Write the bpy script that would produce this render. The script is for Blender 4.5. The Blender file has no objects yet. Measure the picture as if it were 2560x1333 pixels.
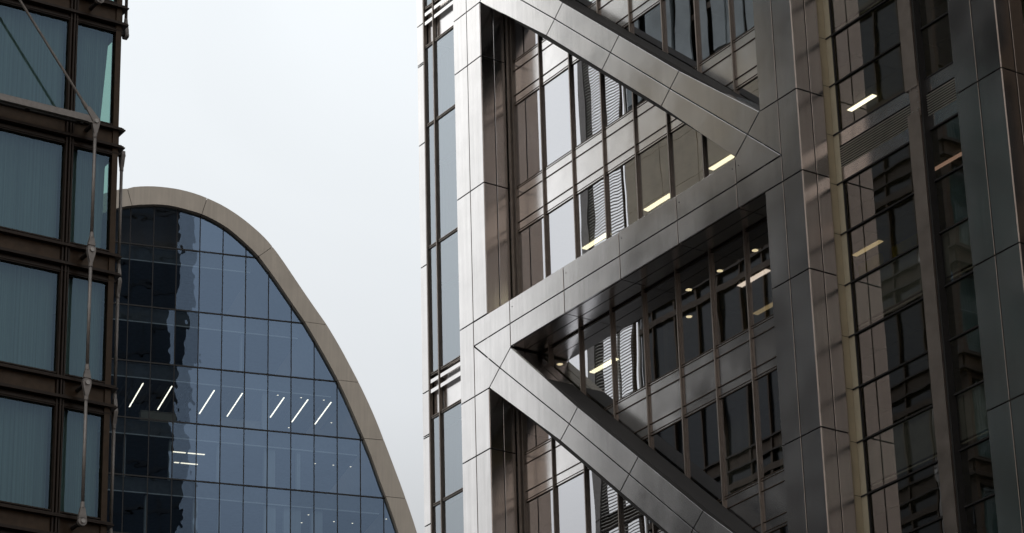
import bpy, math, random
from mathutils import Vector, Matrix
random.seed(7)
S = bpy.context.scene
COL = S.collection
PI = math.pi

# ------------------------------------------------------------------ camera
cam_d = bpy.data.cameras.new('camera'); cam = bpy.data.objects.new('camera', cam_d); COL.objects.link(cam)
cr = Vector((0.55679051, 0.83025166, -0.02581683)); cu = Vector((0.35747886, -0.21144921, 0.90966923)); cf = Vector((-0.74979544, 0.51572416, 0.41453032))
cam.matrix_world = Matrix(((cr.x, cu.x, -cf.x, 65.7202), (cr.y, cu.y, -cf.y, -46.4361), (cr.z, cu.z, -cf.z, 1.7), (0, 0, 0, 1)))
cam_d.sensor_width = 36; cam_d.lens = 108.317; cam_d.clip_start = 0.5; cam_d.clip_end = 3000
S.camera = cam
# ------------------------------------------------------------------ render / view
S.view_settings.view_transform = 'Standard'; S.view_settings.look = 'None'
S.view_settings.exposure = 0.0; S.view_settings.gamma = 1.0
S.cycles.max_bounces = 10; S.cycles.transparent_max_bounces = 16; S.cycles.glossy_bounces = 6; S.cycles.diffuse_bounces = 3
S.cycles.caustics_reflective = False; S.cycles.sample_clamp_indirect = 4.0
# ------------------------------------------------------------------ overcast sky
SUN_EL, SUN_AZ = math.radians(42), math.radians(240)   # azimuth clockwise from +Y
w = bpy.data.worlds.new('World'); S.world = w; w.use_nodes = True
nt = w.node_tree; N = nt.nodes; L = nt.links
for n in list(N): N.remove(n)
out = N.new('ShaderNodeOutputWorld'); bg = N.new('ShaderNodeBackground'); bg.inputs['Strength'].default_value = 0.1
sky = N.new('ShaderNodeTexSky'); sky.sky_type = 'NISHITA'; sky.sun_disc = False
sky.sun_elevation = SUN_EL; sky.sun_rotation = SUN_AZ; sky.air_density = 1.5; sky.dust_density = 4.0
tc = N.new('ShaderNodeTexCoord'); sep = N.new('ShaderNodeSeparateXYZ'); L.new(tc.outputs['Generated'], sep.inputs[0])
nz = N.new('ShaderNodeTexNoise'); nz.inputs['Scale'].default_value = 2.2; nz.inputs['Detail'].default_value = 4
L.new(tc.outputs['Generated'], nz.inputs['Vector'])
ad = N.new('ShaderNodeMath'); ad.operation = 'MULTIPLY_ADD'; L.new(nz.outputs['Fac'], ad.inputs[0]); ad.inputs[1].default_value = 0.10
L.new(sep.outputs['Z'], ad.inputs[2])
rp = N.new('ShaderNodeValToRGB'); L.new(ad.outputs[0], rp.inputs['Fac'])
e = rp.color_ramp.elements
while len(e) > 1: e.remove(e[-1])
stops = [(0.0, (.16, .16, .17)), (0.22, (.28, .285, .30)), (0.37, (.46, .47, .48)), (0.42, (.61, .63, .65)), (0.50, (.69, .72, .742)), (0.57, (.74, .775, .80)), (1.0, (.90, .92, .94))]
e[0].position = 0; e[0].color = (*stops[0][1], 1)
for p_, c_ in stops[1:]:
    k = e.new(p_); k.color = (*[min(1.0, v) for v in c_], 1)
sc_ = N.new('ShaderNodeVectorMath'); sc_.operation = 'SCALE'; sunv = (math.sin(SUN_AZ) * math.cos(SUN_EL), math.cos(SUN_AZ) * math.cos(SUN_EL), math.sin(SUN_EL))
nv = N.new('ShaderNodeVectorMath'); nv.operation = 'NORMALIZE'; L.new(tc.outputs['Generated'], nv.inputs[0])
dt = N.new('ShaderNodeVectorMath'); dt.operation = 'DOT_PRODUCT'; L.new(nv.outputs[0], dt.inputs[0]); dt.inputs[1].default_value = sunv
cl = N.new('ShaderNodeMath'); cl.operation = 'MAXIMUM'; cl.inputs[1].default_value = 0; L.new(dt.outputs['Value'], cl.inputs[0])
pw_ = N.new('ShaderNodeMath'); pw_.operation = 'POWER'; pw_.inputs[1].default_value = 10; L.new(cl.outputs[0], pw_.inputs[0])
gs = N.new('ShaderNodeMath'); gs.operation = 'MULTIPLY_ADD'; gs.inputs[1].default_value = 3.0; gs.inputs[2].default_value = 13.1; L.new(pw_.outputs[0], gs.inputs[0])
n2 = N.new('ShaderNodeTexNoise'); n2.inputs['Scale'].default_value = 5.0; n2.inputs['Detail'].default_value = 5; n2.inputs['Distortion'].default_value = .6
L.new(tc.outputs['Generated'], n2.inputs['Vector'])
cm = N.new('ShaderNodeMath'); cm.operation = 'MULTIPLY_ADD'; cm.inputs[1].default_value = 2.0; L.new(n2.outputs['Fac'], cm.inputs[0])
gs.inputs[2].default_value = 12.0; L.new(gs.outputs[0], cm.inputs[2])
L.new(cm.outputs[0], sc_.inputs['Scale'])      # thinner, brighter cloud round the hidden sun
L.new(rp.outputs['Color'], sc_.inputs[0])
mx = N.new('ShaderNodeMix'); mx.data_type = 'RGBA'; mx.inputs['Factor'].default_value = 0.94
L.new(sky.outputs['Color'], mx.inputs['A']); L.new(sc_.outputs[0], mx.inputs['B'])
L.new(mx.outputs['Result'], bg.inputs['Color']); L.new(bg.outputs[0], out.inputs[0])
# ------------------------------------------------------------------ soft sun behind cloud
sd = bpy.data.lights.new('sun', 'SUN'); sd.energy = 0.5; sd.angle = math.radians(14); sd.color = (1, .96, .9)
so = bpy.data.objects.new('sun', sd); COL.objects.link(so)
sdir = Vector((math.sin(SUN_AZ) * math.cos(SUN_EL), math.cos(SUN_AZ) * math.cos(SUN_EL), math.sin(SUN_EL)))
so.rotation_euler = sdir.to_track_quat('Z', 'Y').to_euler(); so.location = (60, -60, 140)

# ================================================================== materials
def mat(name):
    m = bpy.data.materials.new(name); m.use_nodes = True
    t = m.node_tree
    for n in list(t.nodes): t.nodes.remove(n)
    o = t.nodes.new('ShaderNodeOutputMaterial')
    return m, t, o
def noise(t, scale, detail=3, vec=None, stretch=None, coord='Object'):
    c = t.nodes.new('ShaderNodeTexCoord'); v = c.outputs[coord]
    if stretch:
        mp = t.nodes.new('ShaderNodeMapping'); mp.inputs['Scale'].default_value = stretch; t.links.new(v, mp.inputs[0]); v = mp.outputs[0]
    n = t.nodes.new('ShaderNodeTexNoise'); n.inputs['Scale'].default_value = scale; n.inputs['Detail'].default_value = detail
    t.links.new(v, n.inputs['Vector']); return n
def principled(name, col, rough=.5, metal=0.0, var=.12, nscale=3.0, stretch=None, bump=0.0, bscale=None, rvar=0.0, island=0.0, spec=.5, streak=0.0):
    m, t, o = mat(name)
    p = t.nodes.new('ShaderNodeBsdfPrincipled'); t.links.new(p.outputs[0], o.inputs[0])
    p.inputs['Metallic'].default_value = metal; p.inputs['Roughness'].default_value = rough
    p.inputs['Specular IOR Level'].default_value = spec
    n = noise(t, nscale, 5, stretch=stretch)
    mr = t.nodes.new('ShaderNodeMapRange'); mr.inputs['From Min'].default_value = .3; mr.inputs['From Max'].default_value = .7
    mr.inputs['To Min'].default_value = 1 - var; mr.inputs['To Max'].default_value = 1 + var
    t.links.new(n.outputs['Fac'], mr.inputs['Value'])
    v = mr.outputs[0]
    if streak:
        n4 = noise(t, 1.0, 4, stretch=(7, 7, .35)); m4 = t.nodes.new('ShaderNodeMapRange'); m4.inputs['From Min'].default_value = .3; m4.inputs['From Max'].default_value = .7
        m4.inputs['To Min'].default_value = 1 - streak; m4.inputs['To Max'].default_value = 1 + streak * .5; t.links.new(n4.outputs['Fac'], m4.inputs['Value'])
        mu4 = t.nodes.new('ShaderNodeMath'); mu4.operation = 'MULTIPLY'; t.links.new(v, mu4.inputs[0]); t.links.new(m4.outputs[0], mu4.inputs[1]); v = mu4.outputs[0]
    if island:
        g = t.nodes.new('ShaderNodeNewGeometry'); m2 = t.nodes.new('ShaderNodeMapRange')
        m2.inputs['To Min'].default_value = 1 - island; m2.inputs['To Max'].default_value = 1 + island
        t.links.new(g.outputs['Random Per Island'], m2.inputs['Value'])
        mu = t.nodes.new('ShaderNodeMath'); mu.operation = 'MULTIPLY'; t.links.new(v, mu.inputs[0]); t.links.new(m2.outputs[0], mu.inputs[1]); v = mu.outputs[0]
    s = t.nodes.new('ShaderNodeVectorMath'); s.operation = 'SCALE'; s.inputs[0].default_value = col
    t.links.new(v, s.inputs['Scale']); t.links.new(s.outputs[0], p.inputs['Base Color'])
    if rvar:
        n2 = noise(t, nscale * .6, 3)
        m3 = t.nodes.new('ShaderNodeMapRange'); m3.inputs['From Min'].default_value = .3; m3.inputs['From Max'].default_value = .7
        m3.inputs['To Min'].default_value = rough - rvar; m3.inputs['To Max'].default_value = rough + rvar
        t.links.new(n2.outputs['Fac'], m3.inputs['Value']); t.links.new(m3.outputs[0], p.inputs['Roughness'])
    if bump:
        b = t.nodes.new('ShaderNodeBump'); b.inputs['Strength'].default_value = bump; b.inputs['Distance'].default_value = .05
        n3 = noise(t, bscale or nscale, 2); t.links.new(n3.outputs['Fac'], b.inputs['Height']); t.links.new(b.outputs[0], p.inputs['Normal'])
    return m
def glass(name, trans, refl, fac, bump=0.0, bscale=.5, rough=0.0, edge=.5, stretch=None, vary=0.0):
    m, t, o = mat(name)
    tr = t.nodes.new('ShaderNodeBsdfTransparent'); tr.inputs[0].default_value = (*trans, 1)
    gl = t.nodes.new('ShaderNodeBsdfGlossy'); gl.inputs['Color'].default_value = (*refl, 1); gl.inputs['Roughness'].default_value = rough
    if vary:      # each pane of coated glass is a touch different
        oi = t.nodes.new('ShaderNodeObjectInfo'); mr = t.nodes.new('ShaderNodeMapRange'); mr.inputs['To Min'].default_value = 1 - vary; mr.inputs['To Max'].default_value = 1 + vary
        t.links.new(oi.outputs['Random'], mr.inputs['Value']); sc = t.nodes.new('ShaderNodeVectorMath'); sc.operation = 'SCALE'; sc.inputs[0].default_value = refl
        t.links.new(mr.outputs[0], sc.inputs['Scale']); t.links.new(sc.outputs[0], gl.inputs['Color'])
    lw = t.nodes.new('ShaderNodeLayerWeight'); lw.inputs['Blend'].default_value = .25
    ma = t.nodes.new('ShaderNodeMath'); ma.operation = 'MULTIPLY_ADD'; ma.use_clamp = True
    t.links.new(lw.outputs['Fresnel'], ma.inputs[0]); ma.inputs[1].default_value = edge; ma.inputs[2].default_value = fac
    mx = t.nodes.new('ShaderNodeMixShader'); t.links.new(ma.outputs[0], mx.inputs[0])
    t.links.new(tr.outputs[0], mx.inputs[1]); t.links.new(gl.outputs[0], mx.inputs[2]); t.links.new(mx.outputs[0], o.inputs[0])
    if bump:
        b = t.nodes.new('ShaderNodeBump'); b.inputs['Strength'].default_value = 1.0; b.inputs['Distance'].default_value = bump
        n = noise(t, bscale, 2, stretch=stretch); t.links.new(n.outputs['Fac'], b.inputs['Height']); t.links.new(b.outputs[0], gl.inputs['Normal'])
    return m
def emit(name, col, strength):
    m, t, o = mat(name)
    em = t.nodes.new('ShaderNodeEmission'); em.inputs[0].default_value = (*col, 1); em.inputs[1].default_value = strength
    t.links.new(em.outputs[0], o.inputs[0]); return m
M = {}
M['steel'] = principled('brushed_steel_cladding', (.82, .80, .79), .215, 1.0, .045, 1.1, streak=.07, bump=.03, bscale=.8, rvar=.04, island=.035)
M['joint'] = principled('joint_shadow', (.03, .027, .025), .8, 0, .1)
M['spandrel'] = principled('spandrel_steel', (.86, .84, .83), .19, 1.0, .05, 1.6, bump=.03, bscale=1.1, rvar=.04, island=.03)
M['bronze'] = principled('bronze_mullion', (.33, .285, .25), .42, .5, .1, 4)
M['louvre'] = principled('louvre_metal', (.60, .56, .50), .4, .5, .08, 4)
M['post'] = principled('post_steel', (.34, .285, .245), .4, .85, .12, 2.5, rvar=.06)
M['slab'] = principled('concrete_floor', (.30, .29, .26), .8, 0, .1)
M['ceiling'] = principled('ceiling_tiles', (.70, .66, .54), .8, 0, .06)
M['innerwall'] = principled('inner_wall', (.62, .52, .32), .8, 0, .25, .35)
M['green'] = principled('green_partition', (.62, .60, .14), .7, 0, .1)
M['greydark'] = principled('dark_core', (.12, .115, .11), .7, 0, .2)
M['blind'] = principled('pale_blind', (.50, .50, .47), .7, 0, .08, 1, stretch=(6, 1, .3))
M['glass_t'] = glass('tower_glass', (.76, .76, .68), (.95, .96, 1.0), .57, bump=.0035, bscale=.55, stretch=(1, 1, .45))
M['glass_strip'] = glass('corner_strip_glass', (.62, .70, .74), (.80, .88, .95), .40, bump=.003, bscale=.5)
M['glass_side'] = glass('side_bay_glass', (.80, .82, .74), (.85, .87, .9), .36, bump=.003, bscale=.5)
M['glass_a'] = glass('blue_glass', (.68, .78, .84), (.30, .405, .56), .37, bump=.006, bscale=.5, edge=.3, vary=.10)
M['glass_l'] = glass('green_glass', (.66, .88, .80), (.28, .39, .50), .15, bump=.004, bscale=.4, edge=.35)
M['darkglass'] = principled('dark_glazing', (.015, .02, .025), .2, 0, .3, .4, spec=.35)
M['wallstone'] = principled('brown_stone_facade', (.80, .62, .50), .7, 0, .12, .6)
M['darkbronze'] = principled('dark_bronze', (.075, .048, .028), .5, .4, .18, 6, stretch=(1, 1, 1), rvar=.05)
M['darkframe'] = principled('dark_frame', (.036, .023, .015), .5, .3, .15, 6)
M['beige_refl'] = principled('beige_reflector', (.86, .73, .54), .7, 0, .12, 1.2)
M['palegrey'] = principled('pale_grey_reflector', (.60, .66, .66), .6, 0, .2, .8)
M['cream'] = principled('cream_jamb', (.62, .55, .40), .5, .1, .06, 2)
M['rod'] = principled('cast_metal', (.34, .31, .285), .5, .5, .12, 9)
M['rodpin'] = principled('pin_metal', (.45, .42, .39), .4, .7, .08, 9)
M['stub'] = principled('stub_metal', (.03, .025, .022), .6, .3, .1)
M['curtain'] = principled('grey_curtain', (.27, .28, .32), .85, 0, .22, 1.0, stretch=(22, 1, .10))
M['rim'] = principled('anodised_rim', (.56, .475, .385), .6, .25, .05, .8, island=.05, bump=.02, bscale=.4, streak=.08)
M['slit'] = principled('thin_trim', (.9, .86, .8), .5, 0, .05)
M['beige'] = principled('beige_counter', (.42, .33, .22), .6, 0, .1)
M['black'] = principled('black_plastic', (.02, .02, .02), .5, 0, .1)
M['warm'] = emit('warm_strip', (1.0, .93, .68), 3.6)
M['warm2'] = emit('warm_downlight', (1.0, .84, .56), 2.2)
M['bright'] = emit('bright_strip', (1, .92, .7), 3.0)
M['pink'] = emit('pinkish_strip', (1, .84, .76), 2.0)
M['dimwarm'] = emit('dim_strip', (1, .75, .42), .5)
M['arch_strip'] = emit('office_strip', (1.0, .88, .68), 3.4)
M['arch_dim'] = emit('office_strip_dim', (1.0, .84, .62), 2.3)
M['asphalt'] = principled('asphalt', (.05, .05, .052), .85, 0, .25, 2.0)
M['paving'] = principled('stone_paving', (.22, .21, .20), .8, 0, .15, 1.0)

# ================================================================== mesh helpers
class MB:
    def __init__(s): s.v = []; s.f = []
    def add(s, vs, fs):
        b = len(s.v); s.v += [tuple(v) for v in vs]; s.f += [tuple(b + i for i in f) for f in fs]; return s
    def box(s, x0, x1, y0, y1, z0, z1):
        v = [(x, y, z) for z in (z0, z1) for y in (y0, y1) for x in (x0, x1)]
        return s.add(v, [(0, 2, 3, 1), (4, 5, 7, 6), (0, 1, 5, 4), (2, 6, 7, 3), (0, 4, 6, 2), (1, 3, 7, 5)])
    def prism(s, poly, y0, y1, ch=0.0):
        """poly: list of (x,z) ; extruded in y; y0 is the front; ch: chamfer on the front edge"""
        a = sum(poly[i][0] * poly[(i + 1) % len(poly)][1] - poly[(i + 1) % len(poly)][0] * poly[i][1] for i in range(len(poly)))
        if a < 0: poly = poly[::-1]
        n = len(poly)
        if ch:
            ip = inset(poly, ch)
            vs = [(x, y0, z) for x, z in ip] + [(x, y0 + ch * (1 if y1 > y0 else -1), z) for x, z in poly] + [(x, y1, z) for x, z in poly]
            fs = [tuple(range(n)), tuple(reversed(range(2 * n, 3 * n)))]
            for r in (0, n):
                fs += [(r + i, r + n + i, r + n + (i + 1) % n, r + (i + 1) % n) for i in range(n)]
        else:
            vs = [(x, y0, z) for x, z in poly] + [(x, y1, z) for x, z in poly]
            fs = [tuple(range(n)), tuple(reversed(range(n, 2 * n)))] + [(i, n + i, n + (i + 1) % n, (i + 1) % n) for i in range(n)]
        if y1 < y0: fs = [f[::-1] for f in fs]
        return s.add(vs, fs)
    def quad(s, a, b, c, d): return s.add([a, b, c, d], [(0, 1, 2, 3)])
    def tube(s, a, b, r0, r1=None, n=14, cap=True):
        a, b = Vector(a), Vector(b); r1 = r0 if r1 is None else r1
        d = (b - a).normalized(); u = d.orthogonal().normalized(); v = d.cross(u)
        vs = []
        for c, r in ((a, r0), (b, r1)):
            vs += [c + (u * math.cos(2 * PI * i / n) + v * math.sin(2 * PI * i / n)) * r for i in range(n)]
        fs = [(i, (i + 1) % n, n + (i + 1) % n, n + i) for i in range(n)]
        if cap: fs += [tuple(reversed(range(n))), tuple(range(n, 2 * n))]
        return s.add(vs, fs)
    def build(s, name, m, parent=None, label=None, smooth=False):
        me = bpy.data.meshes.new(name); me.from_pydata(s.v, [], s.f); me.update()
        if smooth: me.shade_smooth()
        me.materials.append(m)
        o = bpy.data.objects.new(name, me); COL.objects.link(o)
        if parent: o.parent = parent
        if label: o['label'] = label
        return o
def inset(poly, d):
    n = len(poly); out = []
    for i in range(n):
        p0, p1, p2 = poly[i - 1], poly[i], poly[(i + 1) % n]
        def nrm(a, b):
            dx, dz = b[0] - a[0], b[1] - a[1]; l = math.hypot(dx, dz) or 1e-9; return (-dz / l, dx / l), (dx / l, dz / l)
        n1, t1 = nrm(p0, p1); n2, t2 = nrm(p1, p2)
        den = 1 + n1[0] * n2[0] + n1[1] * n2[1]
        if den < .05: den = .05
        out.append((p1[0] + d * (n1[0] + n2[0]) / den, p1[1] + d * (n1[1] + n2[1]) / den))
    return out
def ccw(poly):
    a = sum(poly[i][0] * poly[(i + 1) % len(poly)][1] - poly[(i + 1) % len(poly)][0] * poly[i][1] for i in range(len(poly)))
    return poly if a > 0 else poly[::-1]
def clip(poly, a, b):
    """keep the part of poly left of the line a->b"""
    o = []
    def side(p): return (b[0] - a[0]) * (p[1] - a[1]) - (b[1] - a[1]) * (p[0] - a[0])
    for i in range(len(poly)):
        p, q = poly[i], poly[(i + 1) % len(poly)]; sp, sq = side(p), side(q)
        if sp >= 0: o.append(p)
        if (sp >= 0) != (sq >= 0):
            t = sp / (sp - sq); o.append((p[0] + (q[0] - p[0]) * t, p[1] + (q[1] - p[1]) * t))
    return o
def thing(name, label, cat, loc=(0, 0, 0), rz=0, group=None):
    o = bpy.data.objects.new(name, None); COL.objects.link(o); o.location = loc; o.rotation_euler = (0, 0, rz)
    o.empty_display_size = .5
    o['label'] = label; o['category'] = cat
    if group: o['group'] = group
    return o
def struct(o): o['kind'] = 'structure'; return o

# ================================================================== ground
struct(MB().box(-1500, 1500, -1500, 1500, -.5, 0).build('ground', M['asphalt']))
g = MB(); g.box(-9, 64, -5.5, -1.2, .004, .13); g.box(1.6, 5.6, -75, -8, .004, .13)
struct(g.build('pavement', M['paving']))

# ================================================================== steel clad tower
Z0 = 41.4085; H = 4.19; MOD = 12.57
T = thing('office_tower', 'steel-clad tower with a huge zigzag brace across its face, filling the right half', 'office tower')
def z(v): return v + Z0
G = .016                                   # half joint width
def panel(mb, poly, y0=-1.0, th=.05):
    poly = inset(ccw(poly), G); mb.prism([(x, z(q)) for x, q in poly], y0, y0 + th, ch=.006)
def ret(mb, x, y0, y1, z0, z1, side=1, th=.05):     # return panel on the +x or -x side
    y0 += G; y1 -= G; z0 += G; z1 -= G; xi = x - side * th; c = .006
    v = [(x, y0 + c, z(z0) + c), (x, y1 - c, z(z0) + c), (x, y1 - c, z(z1) - c), (x, y0 + c, z(z1) - c),
         (x - side * c, y0, z(z0)), (x - side * c, y1, z(z0)), (x - side * c, y1, z(z1)), (x - side * c, y0, z(z1)),
         (xi, y0, z(z0)), (xi, y1, z(z0)), (xi, y1, z(z1)), (xi, y0, z(z1))]
    f = [(0, 1, 2, 3), (8, 11, 10, 9)] + [(r + i, r + 4 + i, r + 4 + (i + 1) % 4, r + (i + 1) % 4) for r in (0, 4) for i in range(4)]
    if side < 0: f = [q[::-1] for q in f]
    mb.add(v, f)
def column(xl, xm, xr, front_l, front_r, joints, skip=(), label=None, k0=-2, k1=3, wide=None):
    mb = MB(); back = MB()
    back.box(xl + .06, xr - .06, -.94, -.12, 0, z(k1 * MOD)) 
    for k in range(k0, k1):
        o = k * MOD
        for (a, b) in front_l: panel(mb, [(xl, a + o), (xm, a + o), (xm, b + o), (xl, b + o)])
        for (a, b) in front_r: panel(mb, [(xm, a + o), (xr, a + o), (xr, b + o), (xm, b + o)])
        for i in range(len(joints) - 1):
            for (ya, yb) in ((-1.0, -.54), (-.54, -.10)):
                ret(mb, xr, ya, yb, joints[i + 1] + o, joints[i] + o, 1); ret(mb, xl, ya, yb, joints[i + 1] + o, joints[i] + o, -1)
    c = mb.build('column', M['steel'], T, label)
    back.build('column_core', M['joint'], c)
    return c
# joints over one module, from high to low
j1 = [4.27, .06, -4.15, -6.47, 4.27 - MOD]
column(-3.14, -2.40, -1.67, [(a, b) for a, b in zip(j1[1:], j1[:-1])], [(.06, 4.27), (-4.15, .06), (4.27 - MOD, -6.47)], j1, label='pale left column of the brace frame')
j2 = [.03, -3.30, -5.61, -8.33, .03 - MOD]
column(11.12, 11.87, 12.64, [(-3.30, .03), (-8.33, -5.61), (.03 - MOD, -8.33)], [(a, b) for a, b in zip(j2[1:], j2[:-1])], j2, label='grey middle column where the braces meet')
j3 = [-1.57, -6.07, -10.56, -1.57 - MOD]
column(18.37, 19.16, 19.97, [(a, b) for a, b in zip(j3[1:], j3[:-1])], [(a, b) for a, b in zip(j3[1:], j3[:-1])], j3, label='dark right-hand column')
# lower part of the columns, out of the picture, goes down to the pavement
lo = -2 * MOD
mb = MB()
for xl, xr in ((-3.14, -1.67), (11.12, 12.64), (18.37, 19.97)):
    zz = z(lo) - 8.4 if xl != 18.37 else z(lo) - 14.2
    mb.box(xl, xr, -1, -.1, 0, zz)
mb.build('column_base', M['steel'], T)
# ---- beams and diagonals, one of each per three storeys
def lerp(a, b, t): return (a[0] + (b[0] - a[0]) * t, a[1] + (b[1] - a[1]) * t)
def beam(k):
    o = k * MOD; mb = MB(); xs = [-.52, 2.17, 4.82, 7.43, 10.0]
    rows = [(-4.90, -4.17), (-5.60, -4.90)]
    for a, b in zip(xs[:-1], xs[1:]):
        for r0, r1 in rows: panel(mb, [(a, r0 + o), (b, r0 + o), (b, r1 + o), (a, r1 + o)])
    P = lambda pts: panel(mb, [(x, q + o) for x, q in pts])
    P([(-2.40, -4.16), (-.52, -4.17), (-.52, -4.90), (-2.40, -4.91)])
    P([(-2.39, -4.91), (-.52, -4.90), (-.52, -5.63), (-1.10, -6.05)])
    P([(-2.40, -4.92), (-1.10, -6.05), (-1.66, -6.47), (-2.40, -6.47)])
    P([(11.12, -3.29), (11.87, -3.30), (11.87, -4.87), (10.57, -3.72)])
    P([(10.57, -3.72), (11.87, -4.87), (10.0, -4.88), (10.0, -4.15)])
    P([(10.0, -4.89), (11.87, -4.88), (11.87, -5.61), (10.0, -5.60)])
    # soffit and top panels
    for a, b in zip(xs[:-1] + [10.0], xs[1:] + [11.1]):
        for zz, s in ((-5.60, 1), (-4.17, -1)):
            for ya, yb in ((-.95, -.50), (-.50, -.06)):
                mb.box(a + G, b - G, ya + G, yb - G, z(zz + o) + (0 if s > 0 else -.04), z(zz + o) + (.04 if s > 0 else 0))
    c = mb.build('horizontal_beam', M['steel'], T)
    fx = MB()
    for x in xs: fx.tube((x + .13, -1.004, z(-4.42 + o)), (x + .13, -.99, z(-4.42 + o)), .018, .018, 8)
    fx.tube((9.87, -1.004, z(-4.42 + o)), (9.87, -.99, z(-4.42 + o)), .018, .018, 8)
    fx.build('fixing', M['joint'], c)
    bk = MB(); bk.prism([(x, z(q + o)) for x, q in [(-2.2, -4.24), (11.7, -4.24), (11.7, -5.54), (-.6, -5.54), (-1.65, -6.35), (-2.2, -6.35)]][::-1], -.94, -.10)
    bk.prism([(x, z(q + o)) for x, q in [(10.1, -4.2), (11.1, -3.4), (11.8, -3.5), (11.8, -4.2)]], -.94, -.10)
    bk.build('beam_core', M['joint'], c)
def diagonal(k):
    """runs from the left node of module k+1 down to the right node of module k"""
    o = k * MOD
    low = [(-1.66, 6.10), (1.74, 3.34), (4.37, 1.01), (6.99, -1.31), (10.0, -4.14)]
    mid = [(-1.10, 6.52), (2.19, 3.68), (4.81, 1.36), (7.42, -.96), (10.57, -3.72)]
    top = [(-.52, 6.94), (2.62, 4.03), (5.25, 1.71), (7.87, -.61), (11.12, -3.29)]
    mb = MB(); bk = MB()
    for i in range(4):
        for A, B in ((low, mid), (mid, top)):
            panel(mb, [(x, q + o) for x, q in (A[i], A[i + 1], B[i + 1], B[i])])
        for E, s in ((top, 1), (low, -1)):
            a, b = E[i], E[i + 1]; dx, dz = b[0] - a[0], b[1] - a[1]; l = math.hypot(dx, dz); nx, nz = -dz / l * s, dx / l * s
            t0, t1 = G / l, 1 - G / l
            p, q = lerp(a, b, t0), lerp(a, b, t1)
            for ya, yb in ((-.95, -.50), (-.50, -.04)):
                th = .04
                vs = []
                for y in (ya + G, yb - G):
                    vs += [(p[0], y, z(p[1] + o)), (q[0], y, z(q[1] + o)), (q[0] - nx * th, y, z(q[1] + o) - nz * th), (p[0] - nx * th, y, z(p[1] + o) - nz * th)]
                mb.add(vs, [(0, 1, 2, 3), (4, 7, 6, 5), (0, 4, 5, 1), (1, 5, 6, 2), (2, 6, 7, 3), (3, 7, 4, 0)])
    c = mb.build('diagonal_brace', M['steel'], T)
    pl = inset(ccw([(x, q + o) for x, q in (low[0], low[-1], top[-1], top[0])]), .06)
    bk.prism([(x, z(q)) for x, q in pl], -.94, -.08); bk.build('brace_core', M['joint'], c)
for k in (2, 1, 0, -1): beam(k); diagonal(k)
diagonal(-2)
# ---- curtain wall of the main bay: storeys n, window from head to sill
N0, N1 = -3, 4
def win_z(n): return -4.14 - H * n, -1.46 - H * n
MX = [i * 1.5 for i in range(0, 8)]
def pane_mesh(x0, x1, za, zb, y, tilt):
    m = MB(); t = random.uniform(-tilt, tilt); u = random.uniform(-tilt, tilt)
    m.add([(x0, y - t - u, z(za)), (x1, y + t - u, z(za)), (x1, y + t + u, z(zb)), (x0, y - t + u, z(zb))], [(0, 1, 2, 3)])
    return m
zlo, zhi = -H * N1 - .2, -H * N0 + 1.0
def bars(mb, x0, x1, n):
    s = -H * n
    # sill: two thin lips with a groove, then the transom fins of the spandrel
    mb.box(x0, x1, -.012, .05, z(s + .030), z(s + .050)); mb.box(x0, x1, -.012, .05, z(s - .035), z(s - .015))
    for q in (-.30, -1.13): mb.box(x0, x1, -.022, .05, z(s + q - .012), z(s + q + .008))
    mb.box(x0, x1, -.012, .05, z(s - 1.390), z(s - 1.372)); mb.box(x0, x1, -.012, .05, z(s - 1.46), z(s - 1.44))
for n in range(N0, N1):
    mb = MB(); bars(mb, -1.5, 11.4, n); mb.build('transom', M['darkbronze'], T)
    for i, x0 in enumerate([-1.5] + MX):
        x1 = x0 + 1.5 if x0 < 10.5 else 11.5
        sp = MB(); s = -H * n
        for a, b in ((-.012, .03), (-.30, -.035), (-1.13, -.30), (-1.38, -1.13), (-1.44, -1.385)):
            sp.prism([(x, z(s + q)) for x, q in inset(ccw([(x0 + .02, a), (x1 - .02, a), (x1 - .02, b), (x0 + .02, b)]), .005)], .0, .04)
        sp.build('spandrel_panel', M['spandrel'], T)
        za, zb = win_z(n)
        pane_mesh(x0 + .02, x1 - .02, za, zb, .02, .0012).build('window', M['glass_t'], T)
for i, x in enumerate(MX):
    mb = MB(); mb.box(x - .020, x + .020, -.065, .04, z(zlo), z(zhi)); mb.box(x - .036, x + .036, -.010, .05, z(zlo), z(zhi))
    mb.build('mullion', M['bronze'], T)
mb = MB(); mb.box(-1.62, -1.5, -.12, .06, z(zlo), z(zhi)); mb.box(-1.47, -1.40, -.06, .05, z(zlo), z(zhi)); mb.build('edge_frame', M['bronze'], T)
# ---- narrow bay at the left corner: three-storey windows and a recessed spandrel
pz = [8.38 + .02, 7.02, 4.19, .0, -4.21, -5.60]
for x0, x1 in ((-6.27, -5.79), (-5.73, -3.0)):
    for k in (-1, 0, 1):
        o = k * MOD
        for a, b in ((4.19, 7.0), (0.0, 4.19), (-4.21, 0.0)):
            pane_mesh(x0, x1, a + o + .05, b + o - .05, .03, .001).build('window', M['glass_strip'], T)
        grille = MB(); grille.box(x0, x1, .10, .14, z(-5.58 + o), z(-4.24 + o))
        for q in (-4.50, -4.82): grille.box(x0, x1, -.02, .10, z(q + o), z(q + .12 + o))
        grille.build('recessed_spandrel', M['spandrel'], T)
        for q in (-4.21, -5.60, 0.0, 4.19):
            left = MB(); left.box(x0, x1, -.012, .06, z(q + o - .04), z(q + o - .02)); left.box(x0, x1, -.012, .06, z(q + o + .02), z(q + o + .04)); left.build('transom', M['bronze'], T)
for x in (-5.76, -6.30):
    MB().box(x - .020, x + .020, -.045, .07, z(-MOD * 1.5), z(MOD * 1.5)).build('mullion', M['bronze'], T)
mb = MB()
jl = [6.42, 3.65, -.53, -4.69, -6.07 - .02]
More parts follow.
